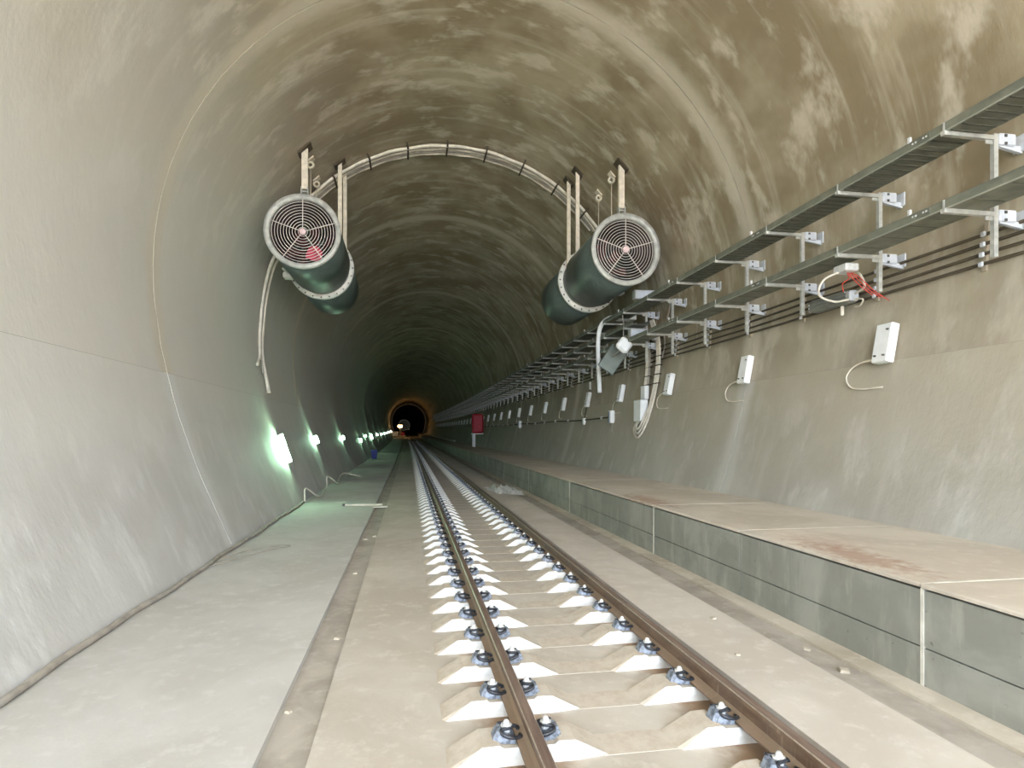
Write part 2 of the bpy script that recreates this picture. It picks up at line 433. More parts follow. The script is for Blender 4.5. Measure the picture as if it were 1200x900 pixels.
# ------------------------------------------------------------------ track
RX = (.75, 2.25)
def rail_prof():
    h = [(.075,-.172),(.075,-.160),(.03,-.146),(.0085,-.128),(.0085,-.055),(.034,-.042),(.036,-.010),(.030,-.002),(.018,0)]
    return h+[(-x,z) for x,z in h[::-1]]
RP = rail_prof(); RM = [0]*len(RP)
for i in (7,8,9): RM[i] = 1
RM[6] = 2; RM[10] = 2
RYS = frange(1.2, 30, 14)+frange(34, 130, 4)+frange(142, 520, 14)
for i,x0 in enumerate(RX):
    mb = MB(); mb.ext([(x0+x,z) for x,z in RP][::-1], RYS, fm=[RM[len(RP)-2-q] if q < len(RP)-1 else 0 for q in range(len(RP))])
    tag(mb.build('rail', [M['rail'],M['railhead'],M['railshine']]),
        ('rusty brown steel rail nearer the left gutter, running to the far darkness','rusty brown steel rail nearer the walkway, running to the far darkness')[i], 'rail')

def sleeper_body(mb):
    D = .125
    for s in (-1,1):
        cx = s*.75
        prof = [(-.52,-.30),(-.52,-.282),(-.30,-.168),(-.19,-.165),(-.165,-.184),(.165,-.184),(.19,-.165),(.30,-.168),(.52,-.282),(.52,-.30)]
        if s > 0: prof[6:] = [(.19,-.168),(.225,-.172),(.23,-.282),(.23,-.30)]
        if s: 
            b = len(mb.v)
            for (yy, tp) in ((-D-.025,0),(-D+.012,1),(D-.012,1),(D+.025,0)):
                for (x,z) in prof:
                    zz = z if tp else min(z,-.298)*1 if False else z
                    mb.v.append((cx+x, yy if not tp else yy, zz if tp else max(-.30, -.30)))
            N = len(prof)
            for i in range(3):
                for q in range(N-1): mb.face([b+i*N+q, b+i*N+q+1, b+(i+1)*N+q+1, b+(i+1)*N+q])
    mb.box((0,0,-.2938), (.52,.25,.03)); return mb
def fast_plate():
    "angled guide plate beside the rail foot; local +x points away from the rail"
    mb = MB(); w_ = .085
    mb.hexa([(.0,-w_,-.012),(.125,-w_*.75,-.012),(.125,w_*.75,-.012),(.0,w_,-.012),(.0,-w_,.022),(.10,-w_*.7,.045),(.10,w_*.7,.045),(.0,w_,.022)])
    mb.hexa([(.085,-w_*.8,-.03),(.15,-w_*.55,-.03),(.15,w_*.55,-.03),(.085,w_*.8,-.03),(.085,-w_*.7,.062),(.12,-w_*.4,.05),(.12,w_*.4,.05),(.085,w_*.7,.062)])
    return mb
def fast_clip():
    mb = MB()
    pts = [(-.035,-.03,.018),(-.04,-.06,.02),(.02,-.085,.03),(.075,-.075,.045),(.085,-.045,.06),(.03,-.028,.062),(.015,-.012,.06),(.012,0,.06),(.015,.012,.06),(.03,.028,.062),(.085,.045,.06),(.075,.075,.045),(.02,.085,.03),(-.04,.06,.02),(-.035,.03,.018)]
    mb.tube(spl(pts,3), .0125, 5); return mb
def fast_screw():
    mb = MB(); prof = [(.026,.0),(.026,.062),(.038,.064),(.038,.073),(.022,.076),(.021,.09),(.012,.104),(.001,.106)]
    n = 8; b = len(mb.v)
    for (r,z) in prof:
        for q in range(n): a = 2*math.pi*q/n; mb.v.append((.045+r*math.cos(a), r*math.sin(a), z))
    for i in range(len(prof)-1):
        for q in range(n): j=(q+1)%n; mb.face([b+i*n+q,b+i*n+j,b+(i+1)*n+j,b+(i+1)*n+q])
    return mb
me_s = sleeper_body(MB()).mesh('sleeper', M['sleeper'])
me_p = fast_plate().mesh('guide_plate', M['plate']); me_c = fast_clip().mesh('tension_clip', M['clip']); me_k = fast_screw().mesh('screw', M['cap'])
# a far sleeper as one mesh (its fastenings are a few pixels)
far = sleeper_body(MB())
for s in (-1,1):
    for e in (-1,1):
        for src,mi in ((fast_plate(),1),(fast_screw(),2)):
            b = len(far.v)
            for v in src.v: far.v.append((s*.75+e*(.085+v[0]), e*v[1], v[2]-.165))
            for f in src.f: far.face([b+i for i in f], mi)
        far.box((s*.75+e*.13,0,-.12),(.1,.13,.03),3)
me_far = far.mesh('sleeper', [M['sleeper'],M['plate'],M['cap'],M['clip']])
ORD = 'first second third fourth fifth sixth seventh eighth ninth tenth eleventh twelfth'.split()
SY0 = 2.32; NS = 190
for i in range(NS):
    y = SY0+.6*i; x,_,z = P(1.5,y,0)
    o = link('sleeper', me_s if i < 42 else me_far, None, (x,y,z))
    if i == 0: lab = 'nearest concrete sleeper at the bottom edge of the picture'
    elif i < 12: lab = '%s concrete sleeper counted up from the bottom edge of the picture' % ORD[i]
    else: lab = 'pale-shouldered concrete sleeper in the row under the rails'
    tag(o, lab, 'sleeper', 'sleepers under the track' )
    if i < 42:
        for s in (-1,1):
            for e in (-1,1):
                a = 0 if e > 0 else math.pi
                p = link('guide_plate', me_p, o, (s*.75+e*.085, 0, -.166 if s*e < 0 or s < 0 else -.196), (0,0,a+random.uniform(-.04,.04)))
                link('tension_clip', me_c, p); link('screw', me_k, p, (0,0,random.uniform(-.006,.004)))

# ------------------------------------------------------------------ cable trays and their brackets
PX, TIP, ZU, ZL, ZM, PB = 6.75, 6.05, 5.25, 4.36, 4.80, 3.84
BY0, BDY, NB = 5.487, 1.6, 80
def arm(mb, z):
    mb.box(((TIP+PX)/2, 0, z-.025), (PX-TIP, .05, .05)); mb.box((TIP+.015,0,z+.05),(.008,.022,.10))
    mb.box((PX-.06,0,z-.06),(.12,.012,.07)); return mb
def standoff(z):
    mb = MB(); xw = wx(z)-.01; d = xw-PX-.03
    mb.box((PX+.03+d*.33, 0, z-.045), (d*.66, .09, .14), bev=.012)
    mb.box((xw-.012,0,z-.06), (.024,.15,.2), bev=.01)
    mb.hexa([(PX+.05,-.02,z-.125),(xw,-.02,z-.18),(xw,.02,z-.18),(PX+.05,.02,z-.125),(PX+.05,-.02,z-.10),(xw,-.02,z-.10),(xw,.02,z-.10),(PX+.05,.02,z-.10)])
    for yy in (-.052,.052):
        for zz in (0,-.09): mb.box((PX+.1, yy, z-.01+zz), (.03,.012,.03), 1)
    return mb
def post(top):
    mb = MB(); mb.box((PX,-.022,(top+PB)/2),(.06,.004,top-PB)); mb.box((PX-.028,0,(top+PB)/2),(.004,.045,top-PB)); mb.box((PX+.028,0,(top+PB)/2),(.004,.045,top-PB))
    mb.box((PX,.02,(top+PB)/2),(.03,.004,top-PB)); return mb
me_post = post(ZU+.02).mesh('post', M['galv']); me_arm = {z: arm(MB(),z).mesh('arm', M['galv']) for z in (ZU,ZM,ZL)}
me_off = {z: standoff(z).mesh('standoff', [M['white_bracket'],M['latch']]) for z in (ZU,ZL)}
fb = MB()
for src in (post(ZU+.02), arm(MB(),ZU), arm(MB(),ZM), arm(MB(),ZL)):
    b = len(fb.v); fb.v += src.v
    for f in src.f: fb.face([b+i for i in f], 0)
for z in (ZU,ZL):
    src = standoff(z); b = len(fb.v); fb.v += src.v
    for f in src.f: fb.face([b+i for i in f], 1)
me_fb = fb.mesh('tray_bracket', [M['galv'],M['white_bracket']])
ords = ['first','second','third','fourth','fifth','sixth']
for i in range(NB):
    y = BY0+BDY*i; dx,dz = bend(y); three = i >= 6
    lab = ('%s galvanised two-arm tray bracket from the right edge of the picture' % ords[i]) if i < 6 else ('%s tray bracket from the right edge, with three arms' % ORD[i]) if i < 12 else 'galvanised three-arm tray bracket in the receding row beyond the right fan'
    if i < 28:
        o = empty('tray_bracket', (dx,y,dz)); link('post', me_post, o)
        for z in ((ZU,ZM,ZL) if three else (ZU,ZL)): link('arm', me_arm[z], o)
        for z in (ZU,ZL): link('standoff', me_off[z], o)
    else: o = link('tray_bracket', me_fb, None, (dx,y,dz))
    tag(o, lab, 'bracket', 'cable tray brackets' if three else None)

def tray(name, z, y0, yend, label, ribbed):
    root = empty(name, P(6.1,y0,z)); ox,oy,oz = root.location; tag(root, label, 'cable tray')
    xl, xr, h = TIP+.03, TIP+.53, .105; y = y0; L = 3.2
    while y < yend:
        n = 1 if y < 40 else 4
        y1 = y+L*n; mb = MB(); t_ = .004
        ys = frange(y+.004, y1-.004, 4)
        for q,(a,b,c,d) in enumerate(((xl,z,xr,z+t_),(xl,z,xl+t_,z+h),(xr-t_,z,xr,z+h),(xl,z+h-t_,xl+.02,z+h),(xr-.02,z+h-t_,xr,z+h),(xl-.008,z-.006,xl+.014,z+.006))):
            mb.ext([(a,b),(c,b),(c,d),(a,d)], ys, 2 if q in (3,4,5) else 0)
        if ribbed and y < 40:
            k = y+.08
            while k < y1-.05: mb.box(P((xl+xr)/2,k,z-.006),(.44,.022,.010),1); k += .125
        elif y < 25:
            k = y+.2
            while k < y1-.1: mb.box(P((xl+xr)/2,k,z-.002),(.40,.012,.004),1); k += .4
        mb.v = [(a-ox,b-oy,c-oz) for a,b,c in mb.v]
        mb.build('tray_section', [M['tray'],M['tray_rib'],M['tray_edge']], root)
        if y1 < 30:                                   # splice plate with bolts
            mb = MB(); mb.box(P(xl-.004,y1,z+.055),(.006,.26,.07))
            for q in (-.09,-.05,.05,.09): mb.box(P(xl-.009,y1+q,z+.06),(.008,.018,.018),1)
            mb.box(P(xl+.01,y1+.15,z+h+.03),(.03,.03,.07),1)
            mb.v = [(a-ox,b-oy,c-oz) for a,b,c in mb.v]
            mb.build('splice_plate', [M['tray'],M['cap']], root)
        y = y1
tray('cable_tray', ZU, 2.6, 130, 'topmost grey-green cable tray with ribbed underside along the right wall', True)
tray('cable_tray', ZL, 2.6, 130, 'lowest grey-green cable tray, running just above the bundle of dark wall cables', False)
tray('cable_tray', ZM, BY0+BDY*6-.6, 130, 'middle cable tray that starts behind the right fan between two others', False)

# four dark cables on the wall under the trays + cleat strips
for i,z in enumerate((4.26,4.13,4.0,3.88)):
    mb = MB(); path = []
    for y in frange(2.6, 30, 1.6)+frange(31.6, 130, 3): path.append(P(wx(z)-.06, y, z+.012*math.sin(y*2.1+i)))
    mb.tube(path, .022, 6)
    tag(mb.build('wall_cable', M['cable_dark']), ('topmost','second highest','third highest','lowest')[i]+' of four dusty dark cables along the right wall below the trays', 'cable')
mb = MB(); zs = (4.26,4.13,4.0,3.88)
pts = [(wx(4.32)-.02,4.32),(wx(3.80)-.02,3.80)]
mb.hexa([(wx(3.8)-.035,-.025,3.8),(wx(3.8)+.0,-.025,3.8),(wx(3.8)+.0,.025,3.8),(wx(3.8)-.035,.025,3.8),(wx(4.42)-.035,-.025,4.42),(wx(4.42)+.0,-.025,4.42),(wx(4.42)+.0,.025,4.42),(wx(4.42)-.035,.025,4.42)])
me_cs = mb.mesh('strip', M['cleat'])
mb = MB()
for z in zs: mb.box((wx(z)-.085,0,z),(.035,.06,.062),0,None,.01)
me_cc = mb.mesh('clamp', M['cap'])
mb = MB(); mb.box((wx(4.26)-.085,0,0),(.035,.06,.062),0,None,.01); me_cl = mb.mesh('clamp', M['white_bracket'])
for i in range(26):
    y = BY0+BDY*i+.38
    o = empty('cable_cleat', (bend(y)[0],y,bend(y)[1])); link('strip', me_cs, o)
    for z in zs: link('clamp', me_cl, o, (wx(z)-wx(4.26),0,z))
    tag(o, ('tan clamp strip on the dark wall cables beside the %s tray bracket from the right' % ORD[i]) if i < 8 else 'tan strip of pale clamps in the receding far row on the wall cables', 'cable clamp', 'cable cleats under the trays')

# ------------------------------------------------------------------ white boxes along the right wall
BZ = 3.08
def wallframe(y, z, side=1):
    "matrix: local x along the bore, y up the wall, z out of the wall"
    dz = .1; t_ = Vector((side*(half(z+dz,side)-half(z-dz,side)),0,2*dz)).normalized()
    n = Vector((-side*t_.z,0,side*t_.x)); n = n if n.x*side < 0 else -n
    yv = Vector((0,1,0))
    x_ = t_.cross(n)
    m = Matrix((x_,t_,n)).transposed().to_4x4()
    px,py,pz = P(wx(z,side),y,z); m.translation = (px,py,pz); return m
bw, bh, bd = .27, .58, .13
def wb_body():
    mb = MB(); mb.box((0,0,bd/2+.03),(bw,bh,bd),bev=.012); mb.box((0,bh*.3,.016),(.1,.05,.03)); mb.box((0,-bh*.3,.016),(.1,.05,.03)); return mb
def wb_cable():
    # local x direction away from viewer is +/-; the loop swings deeper into the tunnel, down, and back
    mb = MB(); s = WSIGN
    mb.tube(spl([(s*bw*.45,-bh*.36,.06),(s*.38,-bh*.38,.07),(s*.62,-bh*.5,.05),(s*.72,-bh*.75,.03),(s*.6,-bh*1.02,.03),(s*.35,-bh*1.1,.025),(s*.02,-bh*1.08,.0)],5), .014, 6); return mb
WSIGN = 1 if wallframe(10,BZ).to_3x3() @ Vector((1,0,0)) @ Vector((0,1,0)) > 0 else -1
me_wb = wb_body().mesh('housing', M['white_box']); me_wc = wb_cable().mesh('cable', M['cable_white'])
mb = MB(); mb.box((0,0,0),(bw*.94,bh*.97,.012),bev=.004); me_lid = mb.mesh('cover', M['white_box'])
mb = MB(); mb.box((0,0,0),(.03,.02,.03)); mb.box((0,.006,.012),(.045,.008,.012)); me_la = mb.mesh('latch', M['latch'])
NWB = 36
mb = wb_body(); me_wfar = mb.mesh('wall_box', M['white_box'])
for j in range(NWB):
    y = 7.14+3.42*j; m = wallframe(y, BZ)
    lab = {0:'largest white wall box with a looped cable, nearest on the right wall',1:'second white wall box from the right, with a looped cable',2:'third white wall box from the right, beside the cable loops and junction box',3:'fourth white wall box from the right, left of the junction box'}.get(j, ('%s white wall box counted from the right edge of the picture' % ORD[j]) if j < 11 else 'small white wall box at the far end of the row on the right wall')
    if j < 16:
        o = empty('wall_box'); o.matrix_world = m
        link('housing', me_wb, o); link('cable', me_wc, o)
        link('cover', me_lid, o, (0,0,bd+.034))
        for (lx,ly) in ((-WSIGN*bw*.3,bh*.32),(-WSIGN*bw*.3,-bh*.34),(WSIGN*bw*.25,-bh*.34)): link('latch', me_la, o, (lx,ly,bd+.045))
    else:
        o = link('wall_box', me_wfar); o.matrix_world = m
    tag(o, lab, 'wall box', 'white boxes on the right wall' if j > 3 else None)

# ------------------------------------------------------------------ jet fans
FD = 1.85; FR = FD/2; FL = 5.6
def make_fan(x, y, z, label, flip, red):
    o = empty('jet_fan', (x,y,z)); tag(o, label, 'fan', 'jet fans under the vault' if False else None)
    r = FR*.955
    mb = MB(); mb.lathe_y([(r,.05),(r,2.6),(r-.03,2.62),(r*.92,2.6),(r*.90,1.2),(r*.90,.3),(r*.92,.05)], 48); cf = mb.build('front_casing', M['fan'], o)
    mb = MB(); mb.lathe_y([(r*.895,.12),(r*.895,2.55),(r*.87,2.55),(r*.87,.12)], 40); mb.build('inner_lining', M['fan_inner'], cf)
    mb = MB(); mb.lathe_y([(FR,0),(FR,.09),(r,.10),(r*.90,.14),(r*.885,.10),(FR*.87,0)], 56); mb.build('mouth_ring', M['fan_ring'], o)
    mb = MB(); mb.lathe_y([(r*.93,2.6),(r*.93,3.05),(r*.8,3.05),(r*.8,2.6)], 40); mb.build('motor_section', M['fan'], o)
    mb = MB(); mb.lathe_y([(FR*1.03,3.0),(FR*1.03,3.16),(r*.8,3.16),(r*.8,3.0)], 56); fl_ = mb.build('flange', M['fan_white'], o)
    mb = MB()
    for q in range(24):
        a = 2*math.pi*q/24; mb.box((FR*.99*math.cos(a),2.985,FR*.99*math.sin(a)),(.035,.03,.035))
    mb.build('bolt', M['latch'], fl_)
    mb = MB(); mb.lathe_y([(r,3.14),(r,FL-.05),(r*.98,FL),(r*.82,FL),(r*.80,4.6),(r*.82,3.14)], 48); mb.build('rear_casing', M['fan'], o)
    # guard of round wires and five spokes
    mb = MB(); gr = FR*.84
    for q in range(10):
        rr = gr*(.1+.9*(q+.5)/10)
        mb.tube([(rr*math.cos(2*math.pi*k/40), .06, rr*math.sin(2*math.pi*k/40)) for k in range(41)], .0085, 4, 0, False)
    for q in range(5):
        a = R(90+72*q); mb.tube([(.05*math.cos(a),.045,.05*math.sin(a)),(FR*.88*math.cos(a),.045,FR*.88*math.sin(a))], .012, 5)
    g = mb.build('guard_grille', M['guard'], o)
    mb = MB(); mb.lathe_y([(.001,.0),(.05,.0),(.085,.03),(.085,.06),(.001,.06)], 20, closed=False); mb.build('guard_cap', M['hub'], g)
    # impeller deep inside
    mb = MB(); mb.lathe_y([(.001,1.55),(.2,1.6),(.27,1.8),(.27,2.5),(.001,2.5)], 24, closed=False); hb = mb.build('hub', M['fan_inner'], o)
    for q in range(8):
        a = 2*math.pi*q/8; mb = MB(); ca,sa = math.cos(a),math.sin(a)
        def pt(rr,t_,yy): return (rr*ca-t_*sa, yy, rr*sa+t_*ca)
        rr = r*.86
        mb.hexa([pt(.25,-.08,1.78),pt(rr,-.16,1.86),pt(rr,.16,1.98),pt(.25,.08,2.06),pt(.25,-.08,1.82),pt(rr,-.16,1.90),pt(rr,.16,2.02),pt(.25,.08,2.10)])
        mb.build('blade', M['fan_blade'], hb)
    mb = MB(); mb.box((flip*r*1.02,2.8,-r*.42),(.26,.3,.16),bev=.02); mb.tube([(flip*r*.98,2.8,-r*.42),(flip*r*1.1,2.4,-r*.3)],.03,6); mb.build('terminal_box', M['fan_white'], o)
    # hangers: single strap over the mouth, double rear leg on the inner side
    h = MB(); zt = ZC+math.sqrt(RAD**2-(x-CX)**2)-z
    h.box((-.0,.35,(FR+.25+zt)/2),(.15,.09,zt-FR-.25)); hg = h.build('front_hanger', M['hanger'], o)
    h = MB(); h.box((-.08,.35,FR+.14),(.03,.14,.3)); h.box((.08,.35,FR+.14),(.03,.14,.3)); h.box((0,.35,FR+.02),(.26,.18,.05)); h.box((0,.35,FR+.2),(.2,.05,.04)); h.build('clevis', M['fan_ring'], hg)
    sl = -(x-CX)/math.sqrt(RAD**2-(x-CX)**2); rot = Matrix.Rotation(-math.atan(sl),3,'Y')
    h = MB(); h.box((.0,.35,zt-.03),(.42,.34,.05),rot=rot); h.build('anchor_plate', M['dark_plate'], hg)
    for (yy,dxx) in ((2.05,flip*-.66),(2.75,flip*-.72)):
        xx = dxx; zt = ZC+math.sqrt(RAD**2-(x+xx-CX)**2)-z; zb = .42
        h = MB(); h.box((xx,yy,(zb+zt)/2),(.11,.07,zt-zb)); lg = h.build('rear_hanger', M['hanger'], o)
        h = MB(); h.box((xx-flip*-.06,yy,zb-.05),(.3,.06,.07)); h.box((xx+flip*.1,yy,zb-.12),(.05,.12,.22)); h.build('foot', M['hanger'], lg)
        h = MB(); h.box((xx,yy,zt-.04),(.36,.32,.05),rot=rot); h.build('anchor_plate', M['dark_plate'], lg)
    for (xx,yy) in ((-flip*.04,.95),(-flip*.02,2.05)):                 # eye-bolts with safety wire
        zt = ZC+math.sqrt(RAD**2-(x+xx-CX)**2)-z
        h = MB(); h.box((xx,yy,zt-.03),(.22,.2,.04),rot=rot); h.lathe_y([(.1,yy-.03),(.1,yy+.03),(.045,yy+.03),(.045,yy-.03)],16,0,xx,zt-.16); h.tube([(xx,yy,zt-.25),(xx,yy,FR*.9)],.014,5); h.build('safety_eye', M['hanger'], o)
    if red:
        mb = MB(); mb.tube([(.24,.32,-.44),(.24,.36,-.44)],.19,14); mb.box((.12,.34,-.5),(.2,.06,.16),bev=.03); mb.build('red_cover', M['pink'], o)
    return o
make_fan(-2.60, 14.3, 6.79, 'dark green jet fan on the left with a red cover behind its guard', -1, True)
make_fan(5.50, 13.5, 6.50, 'dark green jet fan on the right, hanging close to the cable trays', 1, False)

# cable bundle over the vault between the fans
o = empty('cable_arch', (CX,17.0,10.4)); tag(o, 'bundle of pale cables arching over the vault between the two fans', 'cable')
def arch(r, y, a0, a1, n=60): return [(r*math.cos(R(a0+(a1-a0)*i/n)), y, ZC-10.4+r*math.sin(R(a0+(a1-a0)*i/n))) for i in range(n+1)]
for q in range(6):
    mb = MB(); wob = [Vector(p)+Vector((0,.012*math.sin(i*.7+q),.01*math.sin(i*1.1+2*q))) for i,p in enumerate(arch(RAD-.09, .1*q-.25, 34+q, 142-q))]
    mb.tube(wob, .034 if q else .05, 6); mb.build('cable', M['cable_white'] if q in (0,2,5) else M['cable_grey'], o)
for a in range(44, 140, 12):
    mb = MB(); ca,sa = math.cos(R(a)),math.sin(R(a)); rot = Matrix.Rotation(R(90-a),3,'Y')
    mb.box(((RAD-.09)*ca,0,ZC-10.4+(RAD-.09)*sa),(.05,.72,.10),rot=rot); mb.box(((RAD-.05)*ca,-.40,ZC-10.4+(RAD-.05)*sa),(.04,.04,.22),rot=rot); mb.build('clip', M['dark_plate'], o)
# drop cables on the left wall below the left fan
o = empty('drop_cable', (-4.3,17.2,6)); tag(o, 'three pale cables hanging down the left wall under the left fan', 'cable')
for q,(yb,zb) in enumerate(((17.0,3.75),(17.2,3.55),(17.45,3.0))):
    pts = [(-3.3-.05*q,16.6+.1*q,7.3),(-3.72,16.8+.12*q,7.05),(wx(6.6,-1)+.14,16.95+.16*q,6.55),(wx(5.8,-1)+.08,17.35+.16*q,5.8),(wx(4.8,-1)+.06,17.45+.15*q,4.8),(wx(4.0,-1)+.06,17.3+.14*q,4.1),(wx(zb,-1)+.10,yb+(-.25 if q==0 else .1),zb)]
    mb = MB(); mb.tube([(a-o.location.x,b-o.location.y,c-o.location.z) for a,b,c in spl(pts,6)], (.045,.03,.055)[q], 7); mb.build('cable', M['cable_white'] if q != 1 else M['cable_grey'], o)

# ------------------------------------------------------------------ equipment hanging on the right wall
def poly(name, mat, pts, r, parent, n=6, k=6):
    mb = MB(); L = parent.location
    mb.tube([tuple(Vector(p)-L) for p in spl(pts,k)], r, n); return mb.build(name, mat, parent)
def pbox(name, mat, c, d, parent, rot=None, bev=.015):
    mb = MB(); mb.box(tuple(Vector(c)-parent.location), d, 0, rot, bev); return mb.build(name, mat, parent)
# splice enclosure and wired box under the lowest tray
o = empty('splice_enclosure', (6.85,7.75,3.9)); tag(o, 'dark grey ribbed splice enclosure hanging on the wall cables', 'enclosure')
rot = Matrix.Rotation(R(0),3,'X')
pbox('body', M['enclosure'], (6.85,7.75,3.93), (.2,.85,.2), o, rot, .03)
for q in (-.15,0,.15): pbox('rib', M['enclosure'], (6.74,7.75,3.93+q*.4), (.03,.8,.025), o, rot, .005)
for q in (-.44,.44): pbox('end_cap', M['white_bracket'], (6.85,7.75+q,3.93), (.16,.06,.16), o, rot, .02)
poly('cable', M['cable_white'], [(6.85,7.3,3.95),(6.8,7.05,4.0),(6.75,7.05,4.15),(6.8,7.2,4.28)], .018, o)
poly('cable', M['cable_white'], [(6.85,7.3,3.88),(6.82,7.1,3.82),(6.86,7.2,3.75),(6.95,7.4,3.78)], .014, o)
pbox('strap', M['cable_white'], (6.9,7.6,3.76), (.05,.05,.16), o)
o = empty('wired_box', (6.35,6.98,4.2)); tag(o, 'small pale box with red wires under the lowest tray', 'junction box')
pbox('housing', M['cap'], (6.4,6.95,4.22), (.22,.26,.11), o)
for q in range(4):
    poly('red_wire', M['red_wire'], [(6.42+.02*q,6.95,4.17),(6.45+.03*q,6.95-.03*q,4.08),(6.5+.06*q-(.2 if q==0 else 0),6.9-.05*q,3.98-.04*q),(6.62+.08*q-(.35 if q==0 else 0),6.85-.06*q,3.85-.05*q)], .0065, o, 5)
poly('white_lead', M['cable_white'], [(6.32,6.98,4.18),(6.15,7.1,4.08),(6.2,7.25,3.9),(6.5,7.3,3.82),(6.75,7.3,3.86)], .016, o)
for q_ in ('splice_enclosure','wired_box'): bpy.data.objects[q_].location.y += .36
# white hose bent over the tray edge, tilted panel with pale lamp head
o = empty('white_hose', (6.0,17.2,5.2)); tag(o, 'white bent hose hanging from the trays below the right fan', 'hose')
poly('hose', M['white_box'], [(6.5,16.4,5.36),(6.25,16.7,5.42),(6.06,17.0,5.2),(6.03,17.15,4.7),(6.06,17.2,4.0),(6.1,17.2,3.1)], .07, o, 10)
pbox('sleeve', M['white_box'], (6.55,16.1,5.34), (.55,.3,.22), o)
o = empty('tilted_panel', (6.15,16.6,4.1)); tag(o, 'grey-green square panel hanging askew with a white lamp head above it', 'panel')
rot = Matrix.Rotation(R(33),3,'Y') @ Matrix.Rotation(R(12),3,'X')
pbox('panel', M['panel'], (6.08,16.0,4.02), (.55,.08,.78), o, rot)
pbox('back_frame', M['enclosure'], (6.08,16.06,4.02), (.45,.06,.66), o, rot)
pbox('lamp_head', M['white_box'], (6.0,14.9,4.27), (.38,.2,.38), o, Matrix.Rotation(R(40),3,'Y'), .06)
poly('wire', M['cable_grey'], [(6.0,14.95,4.4),(6.06,15.1,4.6),(6.1,15.2,4.9),(6.1,15.25,5.2)], .014, o)
poly('arm', M['galv'], [(6.0,15.0,4.2),(6.03,15.5,4.15),(6.06,15.95,4.1)], .03, o)
# conduit drop with junction box and cable loops
o = empty('junction_box', (6.9,15.5,2.4)); tag(o, 'white junction box on the right wall with conduits above and looped cables below', 'junction box')
def W(z, off=.08): return wx(z)-off
pbox('housing', M['white_box'], (W(2.45,.14),15.45,2.45), (.24,.5,.62), o)
pbox('side_plate', M['fan_ring'], (W(2.45,.05),15.85,2.45), (.06,.4,.5), o)
for q in range(5):
    pbox('vent_slot', M['latch'], (W(2.45,.1),15.85,2.27+.09*q), (.05,.3,.02), o, None, 0)
pbox('gland', M['white_box'], (W(3.0,.12),15.45,2.98), (.14,.3,.4), o)
for q in range(3):
    poly('conduit', M['cable_white'] if q else M['cable_grey'], [(W(3.1,.12),15.36+.1*q,3.05),(W(3.6,.12),15.34+.1*q,3.6),(W(4.2,.2),15.3+.1*q,4.2),(W(4.9,.3),15.3+.1*q,4.9)], .034, o)
for q in range(3):
    y2 = 14.75+.09*q
    poly('looped_cable', M['cable_white'], [(W(4.9,.35),y2,5.0),(W(4.3,.14),y2,4.3),(W(3.4,.1),y2,3.4),(W(2.6,.1),y2+.06,2.6),(W(1.9,.1),y2+.22,1.95+.08*q),(W(1.7,.1),15.35,1.66+.12*q),(W(1.9,.1),15.75-.1*q,1.9+.06*q),(W(2.2,.1),15.6-.1*q,2.2)], .032, o)
for q in range(7):
    z = 3.2+.26*q
    pbox('clip', M['dark_plate'], (W(z,.10),15.42,z), (.1,.4,.025), o, None, 0); pbox('clip', M['dark_plate'], (W(z,.09),14.84,z), (.1,.32,.025), o, None, 0)
# pair of pale boxes between the trays above it
for (yy,zz,lab) in ((14.6,5.62,'upper of two pale boxes fixed between the trays by the conduits'),(14.9,4.6,'lower of two pale boxes fixed between the trays by the conduits')):
    o = empty('tray_box', (6.5,yy,zz)); tag(o, lab, 'junction box')
    pbox('housing', M['fan_ring'], (6.5,yy,zz), (.7,.2,.26), o); pbox('lid', M['white_bracket'], (6.48,yy-.11,zz), (.62,.02,.22), o, None, .005)
    pbox('mounting', M['galv'], (6.95,yy,zz), (.2,.16,.34), o)
    poly('lead', M['cable_grey'], [(6.9,yy,zz+.1),(7.05,yy-.2,zz+.05),(7.08,yy-.3,zz-.3),(7.0,yy-.3,zz-.7)], .02, o)
# small devices on the thin wall cable
ZT = 2.32
mb = MB(); mb.tube([P(wx(ZT)-.035,y,ZT+.02*math.sin(y*.8)+.002*(y-18)) for y in frange(18.2, 130, 1.5)], .026, 6)
o = mb.build('thin_wall_cable', M['cable_dark']); tag(o, 'thin dark cable with pale clips running low along the right wall', 'cable')
for i in range(30):
    y = 19+2.1*i; mb = MB(); mb.box(P(wx(ZT)-.04,y,ZT+.02*math.sin(y*.8)+.002*(y-18)),(.09,.09,.10),bev=.02); mb.build('clip', M['cap'], o)
for (yy,lab) in ((17.9,'small white device with two tails below the tilted panel'),(33.5,'tiny white device with tails further along the thin wall cable')):
    zz = ZT+.02; o = empty('small_device', P(wx(zz)-.1,yy,zz)); tag(o, lab, 'wall device'); X = o.location.x
    pbox('housing', M['white_box'], (X,yy,zz), (.16,.24,.42), o); pbox('face', M['plate'], (X-.085,yy+.04,zz), (.012,.1,.36), o, None, 0)
    for q in (-.06,.06): poly('tail', M['cable_grey'], [(X,yy+q,zz-.2),(X-.02,yy+q*2.6,zz-.45),(X,yy+q*1.2,zz-.78)], .014, o)
o = empty('drop_lead', (6.9,20.9,3)); tag(o, 'thin lead dropping from the trays to a small pale plug on the wall', 'cable')
poly('lead', M['cable_dark'], [(W(4.4),20.9,4.4),(W(3.6,.05),20.9,3.6),(W(2.9,.05),20.95,2.9),(W(2.4,.05),20.95,2.4)], .02, o)
pbox('plug', M['white_box'], (W(2.3,.06),20.95,2.25), (.1,.14,.26), o); pbox('connector', M['cap'], (W(3.65,.06),20.9,3.65), (.08,.08,.3), o)
